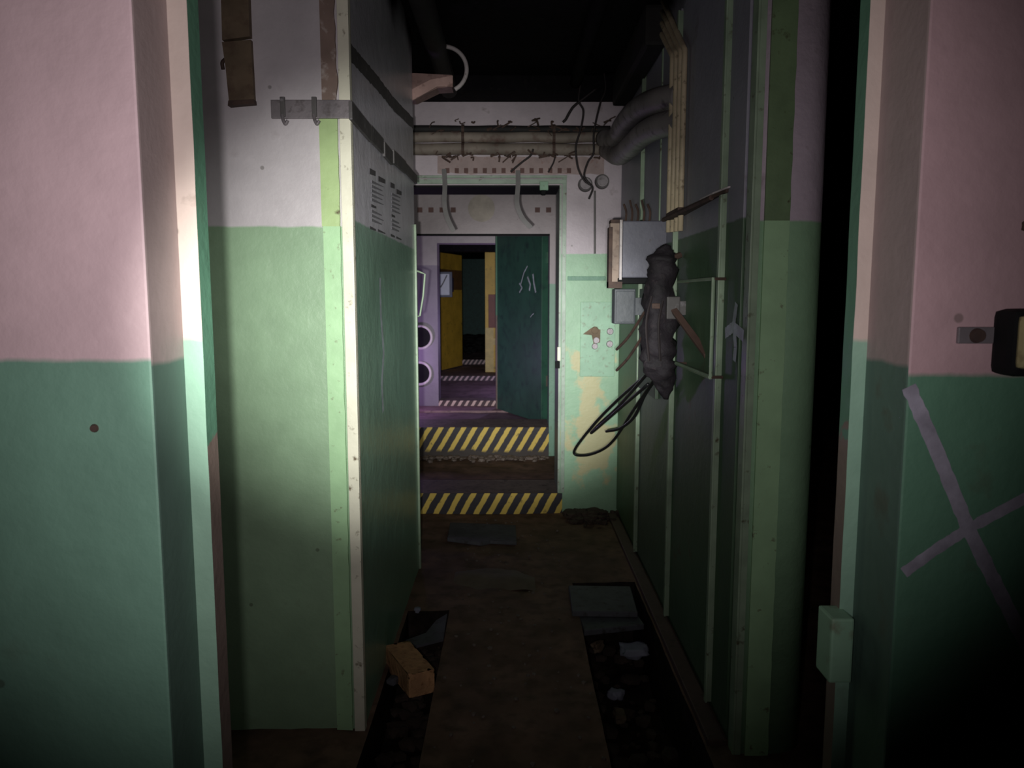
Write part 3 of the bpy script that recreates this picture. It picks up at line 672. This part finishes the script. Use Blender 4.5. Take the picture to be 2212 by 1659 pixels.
for o in list(C.objects):
    if o.name.startswith('pipe_run_lower'): o.name = 'pipe_bend'
# ragged lagging shreds on the pipes
rn = random.Random(11); bm = bmesh.new()
for k in range(70):
    px = rn.uniform(930, 1320); py = rn.choice((262, 282, 335, 338)) + rn.uniform(-3, 3)
    p = atY(px, py, YB - .11); 
    tube(bm, [p, p + Vector((rn.uniform(-.04, .04), rn.uniform(-.015, 0), rn.uniform(-.01, .01))), p + Vector((rn.uniform(-.06, .06), rn.uniform(-.02, 0), rn.uniform(-.05, .03)))], rn.uniform(.003, .008), seg=5, n=3)
obj('pipe_lagging_shreds', bm, 'rust', None, label='ragged brown lagging shreds clinging to the pipes above the doorway', cat='lagging', kind='stuff')
# wires and round boxes
wires = [
    ([(1300, 130), (1308, 190), (1296, 225), (1283, 285), (1282, 330), (1270, 350), (1262, 380), (1276, 400)], .008, 'right dark wire dangling past the pipes to the round boxes'),
    ([(1258, 160), (1250, 215), (1260, 240), (1254, 280), (1244, 315), (1246, 350), (1252, 372), (1264, 392), (1280, 405), (1272, 430)], .008, 'middle dark wire dangling past the pipes to the round boxes'),
    ([(1290, 190), (1244, 226), (1232, 240), (1222, 258), (1216, 264)], .011, 'short black cable end hanging above the pipes'),
    ([(1152, 322), (1146, 336), (1128, 350), (1116, 360), (1103, 371)], .009, 'short dark cable scrap stuck out below the lowest pipe'),
    ([(1200, 335), (1196, 350), (1190, 362), (1184, 372)], .007, 'thin brown wire scrap below the lowest pipe')]
for pts, r, lb in wires:
    obj('dangling_wire', T([atY(x, y, YB - (.115 if 'scrap' in lb else .32)) for x, y in pts], r * .8, seg=7), 'wire', None, smooth=True, label=lb, cat='wire')
for (px, py, lb) in ((1264, 399, 'left round grey junction box on the bulkhead'), (1300, 393, 'right round grey junction box on the bulkhead')):
    q = atY(px, py, YB); jb = thing('round_junction_box', (q.x, YB, q.z), label=lb, cat='junction box', group='round junction boxes on the bulkhead')
    for nm, r, dep, y, mt in (('body', .052, .04, YB - .02, 'metaldark'), ('lid', .042, .01, YB - .044, 'metal')):
        bm = bmesh.new(); bmesh.ops.create_cone(bm, cap_ends=True, segments=24, radius1=r, radius2=r * .92, depth=dep, matrix=Matrix.Translation((q.x, y, q.z)) @ Matrix.Rotation(math.pi / 2, 4, 'X'))
        obj(nm, bm, mt, jb)
q0, q1 = atY(1285, 412, YB - .01), atY(1285, 548, YB - .01)
obj('thin_conduit', T([q0, q1], .008, smooth=False), 'strap', None, label='thin grey conduit running down the bulkhead from the round boxes', cat='conduit')
# straps hanging into the doorway
for pts, lb in (([(959, 365), (961, 400), (960, 440), (966, 470), (980, 500)], 'left grey strap hanging in front of the doorway'),
                ([(1119, 368), (1119, 400), (1117, 440), (1128, 470), (1147, 492)], 'right grey strap hanging in front of the doorway')):
    P = catmull([atY(x, y, YB - .12) for x, y in pts], 6); bm = bmesh.new(); L_ = []
    for i, p in enumerate(P):
        t = (P[min(i + 1, len(P) - 1)] - P[max(i - 1, 0)]).normalized(); s = t.cross(Vector((0, 1, 0))).normalized() * .016
        L_.append([bm.verts.new(v) for v in (p - s, p + s, p + s + Vector((0, .005, 0)), p - s + Vector((0, .005, 0)))])
    for a, b in zip(L_, L_[1:]):
        for k in range(4): bm.faces.new((a[k], a[(k + 1) % 4], b[(k + 1) % 4], b[k]))
    bm.faces.new(L_[0]); bm.faces.new(L_[-1][::-1])
    obj('hanging_strap', bm, 'strap', None, label=lb, cat='strap', group='grey straps hanging in front of the doorway')
# hoop and bracket high at the end of the left wall
hb = thing('bracket_arm', atY(900, 215, 4.4), label='pinkish boxed bracket arm sticking out high at the end of the left wall', cat='bracket')
bm = prism([atY(x, y, 4.367) for x, y in ((896, 158), (976, 162), (976, 188), (945, 190), (896, 214), (870, 214), (870, 158))], (0, 1, 0), .12)
obj('arm', bm, 'pinkbox', hb)
bm = prism([atY(x, y, 4.353) for x, y in ((870, 203), (930, 172), (978, 163), (978, 187), (944, 187), (896, 214), (870, 225))], (0, 1, 0), .014)
obj('flange', bm, plain('bracket_flange', rgb(196, 160, 152), .55, dirt=rgb(130, 100, 92)), hb)
c = atY(958, 150, 4.36); R = .128
obj('cable_hoop', T([c + Vector((math.cos(a) * R, .02 * math.sin(a), math.sin(a) * R)) for a in [math.radians(100 - k * 16) for k in range(11)]], .0115, seg=10), 'hoop', None, smooth=True,
    label='broken white half hoop hanging beside the pinkish bracket arm', cat='hoop')
# ceiling pipes, sooty
obj('ceiling_pipe', T([(-.42, 3.2, 2.97), (-.42, 5.25, 2.97)], .06, seg=14, smooth=False), 'sootpipe', None, smooth=True, label='sooty pipe under the ceiling above the left wall', cat='pipe')
obj('ceiling_pipe', T([(.42, 3.2, 3.0), (.42, 5.25, 3.0)], .04, seg=14, smooth=False), 'soot', None, smooth=True, label='black sooty pipe under the ceiling right of the middle', cat='pipe')
obj('air_duct', B(.66, .768, 3.95, 5.18, 2.84, 3.04, bev=.02), 'sootpipe', None, label='dark sooty duct above the grey pipe bends', cat='duct')
# ------------------------------------------------------------------ right wall fittings
XC = XR - .035
cb = thing('conduit_bundle', atX(1462, 500, XC), label='bundle of four cream conduits running down the right wall from the ceiling', cat='conduit')
for k, dx in enumerate((0, 9, 18, 27)):
    off = dx
    A = atX(1444 + off * .95, 502 - k, XC - .0); Bp = atX(1453 + off, 122 - off * .55, XC); Cq = atX(1396 + off * 1.55, 32 - off * .75, XC)
    Bp.y = A.y
    Cq = Vector((XC, A.y + .62 - .02 * k, Bp.z + .42))
    r = .0125
    obj('conduit', T([A, A.lerp(Bp, .5), A.lerp(Bp, .95), Bp, Bp.lerp(Cq, .06), Bp.lerp(Cq, .5), Cq], r, seg=8, smooth=False), 'conduit', cb, smooth=True)
A = atX(1460, 462, XC)
obj('clamp', B(XC - .02, XC + .02, A.y - .13, A.y + .13, A.z - .015, A.z + .015, bev=.003), 'rust', cb)
# small tilted shelf plate
sh = thing('wall_shelf', atX(1500, 480, XR), label='narrow bent metal shelf plate sticking out of the right wall under the conduits', cat='shelf')
P = [atY(1447, 463, 3.5), atY(1500, 458, 3.3), atY(1586, 441, 2.78), atY(1586, 456, 2.78), atY(1540, 462, 2.95), atY(1478, 480, 3.4)]
za = 1.93
bm = prism([(XR, 3.62, 1.955), (XR - .085, 3.55, 1.945), (XR - .05, 2.84, 1.955), (XR - .02, 2.76, 1.965), (XR, 2.76, 1.97)], (0, 0, 1), .012)
obj('plate', bm, 'rust', sh)
obj('front_lip', T([(XR - .085, 3.55, 1.948), (XR - .05, 2.84, 1.958)], .010, smooth=False, seg=6), 'rust', sh)
obj('pale_end', prism([(XR - .054, 3.0, 1.968), (XR - .052, 2.82, 1.968), (XR - .02, 2.74, 1.978), (XR, 2.74, 1.982), (XR, 3.0, 1.97)], (0, 0, 1), .006), 'hoop', sh)
# electrical cabinet with open lid
Yc = 3.85
a = atY(1346, 477, Yc); b = atY(1441, 600, Yc)
ec = thing('electrical_cabinet', ((a.x + b.x) / 2, Yc, b.z), label='grey electrical cabinet with a rusty open lid on the right wall', cat='cabinet')
obj('body', B(a.x, XR, Yc, Yc + .22, b.z, a.z, bev=.006), 'boxgrey', ec)
obj('bottom_plate', B(a.x - .02, XR, Yc - .004, Yc + .23, b.z - .028, b.z - .002, bev=.002), 'dark', ec)
c0 = atY(1316, 500, Yc + .06).x
bm = B(c0, a.x - .01, Yc + .02, Yc + .06, b.z - .03, a.z + .0, bev=.003)
lid_ = obj('lid', bm, plain('lid_inner_cream', rgb(150, 130, 116), .6, var=.4, dirt=rgb(90, 66, 54), dirt_amt=.6), ec)
bm = B(c0 - .008, c0 + .010, Yc, Yc + .07, b.z - .05, a.z - .03, bev=.002); box(bm, c0, a.x, Yc, Yc + .07, a.z - .01, a.z + .006); box(bm, c0 - .008, a.x, Yc - .005, Yc + .07, b.z - .052, b.z - .02)
obj('lid_rim', bm, 'rust', lid_)
obj('rim_post', B(a.x - .016, a.x - .004, Yc - .01, Yc + .02, b.z - .01, a.z + .004), 'hoop', ec)
for k in range(5):
    x = a.x + .02 + k * .03
    obj('cable_stub', T([(x, Yc + .05, a.z), (x + .004, Yc + .06, a.z + .05), (x - .006, Yc + .08, a.z + .09 + .02 * (k % 2))], .006, seg=6), 'rust', ec)
# small dark box below it
a = atY(1328, 624, 4.3); b = atY(1372, 700, 4.3)
sb = thing('small_junction_box', ((a.x + b.x) / 2, 4.3, b.z), label='small dark grey box below the electrical cabinet on the right wall', cat='junction box')
bo_ = obj('body', B(a.x, b.x, 4.3, 4.42, b.z, a.z, bev=.005), 'boxdark', sb)
obj('lid', B(a.x + .008, b.x - .008, 4.288, 4.3, b.z + .01, a.z - .012, bev=.003), 'boxdark', bo_)
obj('mount_arm', B(b.x, XR, 4.34, 4.38, b.z + .05, a.z - .05), 'boxdark', sb)
for i, (y0, y1) in enumerate(((745, 700), (790, 745))):
    obj('slanting_rod', T([atY(1332, y0 + 10, 4.35), atY(1358, y0 - 18, 4.2), atY(1392, y1 - 25, 4.0)], .008, seg=6), 'rust', None,
        label=('upper' if i == 0 else 'lower') + ' thin rusty rod slanting up to the charred bundle', cat='rod')
obj('back_plate', B(XR - .03, XR - .011, 3.95, 4.5, atX(1380, 830, XR).z, atX(1380, 625, XR).z, bev=.003), plain('back_plate_green', rgb(70, 88, 70), .6, dirt=rgb(60, 50, 44), dirt_amt=.6), None,
    label='dull green mounting plate behind the small grey box', cat='plate')
# charred hanging bundle
YC = 3.45
cbp = [(1440, 530), (1430, 560), (1426, 610), (1424, 680), (1420, 740), (1424, 790), (1434, 830), (1438, 862)]
wd = [10, 30, 32, 36, 38, 36, 22, 5]
bm = bmesh.new(); pts = catmull([atY(x, y, YC) for x, y in cbp], 6); nP = len(pts)
rings = []; seg = 20
for i, p in enumerate(pts):
    t = i / (nP - 1) * (len(wd) - 1); k = min(int(t), len(wd) - 2); ww = (wd[k] * (1 - (t - k)) + wd[k + 1] * (t - k)) / F * YC
    rings.append([bm.verts.new(p + Vector((math.cos(a), .75 * math.sin(a), 0)) * ww * (1 + .45 * noise.noise(Vector((math.cos(a) * 1.6, math.sin(a) * 1.6, i * .45)))) + Vector((0, 0, .012 * noise.noise(Vector((a, i, 4)))))) for a in [2 * math.pi * j / seg for j in range(seg)]])
for a, b in zip(rings, rings[1:]):
    for j in range(seg): bm.faces.new((a[j], a[(j + 1) % seg], b[(j + 1) % seg], b[j]))
bm.faces.new(rings[0]); bm.faces.new(rings[-1][::-1])
ch = thing('charred_cable_bundle', atY(1438, 862, YC), label='large charred dark bundle hanging in front of the right wall', cat='cable bundle')
obj('sleeve', bm, 'charred', ch, smooth=True)
q = atY(1446, 560, YC); obj('support_arm', T([q, (XR - .02, YC + .02, q.z + .02)], .014, seg=8, smooth=False), 'rust', ch)
q = atY(1440, 700, YC); obj('support_arm', T([q, (XR - .02, YC + .02, q.z)], .014, seg=8, smooth=False), 'rust', ch)
q = atY(1414, 662, YC - .062); obj('label_tag', B(q.x - .012, q.x + .024, q.y - .004, q.y + .006, q.z - .01, q.z + .014, bev=.003), 'redbrown' if False else 'rust', ch)
for i in range(2):
    x = 1408 + i * 24; obj('loose_end', T([atY(x, 640 + 10 * (i % 3), YC - .07), atY(x - 12 + 3 * i, 700, YC - .085), atY(x - 6, 780, YC - .07)], .006, seg=6), 'wire', ch)
# cables looping down to the bulkhead
loops = [([(1424, 790, 3.42), (1390, 815, 3.7), (1330, 868, 4.2), (1280, 920, 4.6), (1240, 975, 4.85), (1262, 984, 4.8), (1300, 972, 4.6), (1330, 945, 4.4), (1372, 880, 4.0), (1428, 800, 3.46)], 'outer black cable looping from the charred bundle toward the bulkhead'),
         ([(1420, 780, 3.42), (1385, 822, 3.7), (1334, 880, 4.2), (1296, 915, 4.5), (1278, 935, 4.6), (1330, 890, 4.2), (1400, 830, 3.6)], 'inner black cable looping from the charred bundle'),
         ([(1430, 800, 3.46), (1395, 850, 3.8), (1370, 900, 4.0), (1340, 925, 4.2), (1310, 932, 4.4)], 'loose short black cable end under the charred bundle')]
for pts, lb in loops:
    obj('hanging_cable', T([atY(x, y, Y) for x, y, Y in pts], .0085, seg=8), 'cable', None, smooth=True, label=lb, cat='cable')
# thin rectangular frame on the right wall and lever
fr = thing('rod_frame', atX(1500, 825, XR - .04), label='thin pale green rod frame sticking out of the right wall panel', cat='frame')
X_ = XR - .055
z0, z1 = atX(1535, 815, X_).z, atX(1535, 603, X_).z
y0 = atX(1538, 700, X_).y; y1 = atX(1463, 700, X_).y
obj('rod', T([(X_, y1, z1), (X_, y0, z1)], .007, smooth=False, seg=6), 'angle', fr)
obj('rod', T([(X_, y0, z1 + .004), (X_, y0, z0 - .004)], .007, smooth=False, seg=6), 'angle', fr)
obj('rod', T([(X_, y0, z0), (X_, y1, z0)], .009, smooth=False, seg=6), 'angle', fr)
for (yy, zz) in ((y0, z0), (y0, z1), (y1, z0), (y1, z1)): obj('stand_off', T([(X_, yy, zz), (XR - .01, yy, zz)], .006, smooth=False, seg=6), 'rust', fr)
lv = thing('lever', atY(1528, 770, 3.05), label='brown wooden lever slanting down right beside the charred bundle', cat='lever')
A, Bq = atY(1452, 665, 3.4), atY(1528, 768, 3.02); d = (Bq - A) / 2
n1 = d.cross(Vector((0, 1, 0))).normalized(); n2 = d.cross(n1).normalized()
obj('handle', obox(bmesh.new(), (A + Bq) / 2, d, n1 * .014, n2 * .010, bev=.003), 'wood', lv)
obj('pivot', obox(bmesh.new(), A, (.03, 0, 0), (0, .03, 0), (0, 0, .05), bev=.006), 'metaldark', lv)
obj('wall_block', B(A.x, XR, 3.38, 3.44, A.z - .03, A.z + .03), 'metaldark', lv)
# ------------------------------------------------------------------ debris on the floor
def slab(name, pts, z, th, mat, label, cat):
    P = [atZ(x, y, z + th) for x, y in pts]; P = [Vector((p.x, p.y, z)) for p in P]
    bm = prism(P, (0, 0, 1), th); bmesh.ops.bevel(bm, geom=list(bm.edges), offset=.004, segments=1, affect='EDGES')
    return obj(name, bm, mat, None, label=label, cat=cat)
slab('floor_plate', [(972, 1128), (1114, 1134), (1116, 1170), (1060, 1166), (1040, 1172), (966, 1162)], .005, .025, 'slab', 'flat grey plate lying before the first striped step', 'plate')
slab('trench_cover', [(1228, 1264), (1362, 1266), (1378, 1322), (1236, 1320)], .004, .03, 'slab', 'grey cover slab lying over the right floor trench', 'slab')
slab('trench_cover', [(1250, 1330), (1378, 1328), (1392, 1348), (1262, 1362)], -.03, .03, 'slab', 'second darker slab just in front of the grey cover slab', 'slab')
obj('foam_block', rock(atZ(884, 1448, .02) + Vector((0, 0, .01)), .10, .27, .09, 3, math.radians(28), sub=4, amp=.25, cl=.55), 'orange', None, smooth=True, label='orange-brown crumbling foam block lying at the foot of the left wall', cat='block')
for i, (px, py, z, sx, sy, sz, lb, mt) in enumerate((
        (1370, 1406, -.10, .085, .07, .03, 'largest pale grey rag in the right floor trench', 'rag'),
        (1330, 1500, -.20, .04, .04, .025, 'small bluish rag lower in the right floor trench', 'rag'),
        (1338, 1545, -.22, .06, .03, .02, 'flat brownish scrap nearest the camera in the right trench', 'board'),
        (1292, 1396, -.12, .025, .05, .03, 'narrow pale scrap against the walkway edge in the right trench', 'board'),
        (1256, 1350, -.02, .03, .02, .02, 'tiny reddish scrap at the corner of the trench slab', 'pinkbox'))):
    q = atZ(px, py, z); obj('rag' if mt == 'rag' else 'scrap', rock(q, sx, sy, sz, 20 + i, i * .8, sub=3, amp=.9), mt, None, smooth=True, label=lb, cat='rag' if mt == 'rag' else 'scrap')
obj('torn_sheet', prism([atZ(x, y, .01) for x, y in ((876, 1388), (920, 1372), (942, 1345), (966, 1330), (958, 1385), (900, 1400))], (0, 0, 1), .012), 'slab', None, label='torn grey sheet scrap behind the orange foam block', cat='scrap')
obj('stone', rock(atZ(902, 1318, .0), .022, .02, .018, 33), 'rag', None, label='small pale stone by the left wall behind the torn sheet', cat='stone')
obj('stone', rock(atZ(848, 1470, .0), .03, .03, .02, 35), 'slab', None, label='small grey stone left of the orange foam block', cat='stone')
bm = heightgrid([-.33 + .02 * i for i in range(24)], [4.0 + .03 * i for i in range(12)], lambda x, y: 0.02 + max(-.03, .03 * noise.noise(Vector((x * 5, y * 5, 9))) - .02 * (abs(y - 4.16) / .16) ** 2 - .02 * (abs(x + .1) / .23) ** 4))
obj('cement_spill', bm, plain('cement_spill', rgb(120, 104, 92), .8, bumpv=.6), None, smooth=True, label='pale low cement spill across the walkway', cat='spill', kind='stuff')
# kerb rail along the right wall foot
S('baseboard_right', B(.70, XR - .012, 2.55, 5.4, -.02, .025, bev=.006), plain('brown_ledge', rgb(92, 70, 64), .7, dirt=rgb(60, 46, 42)))
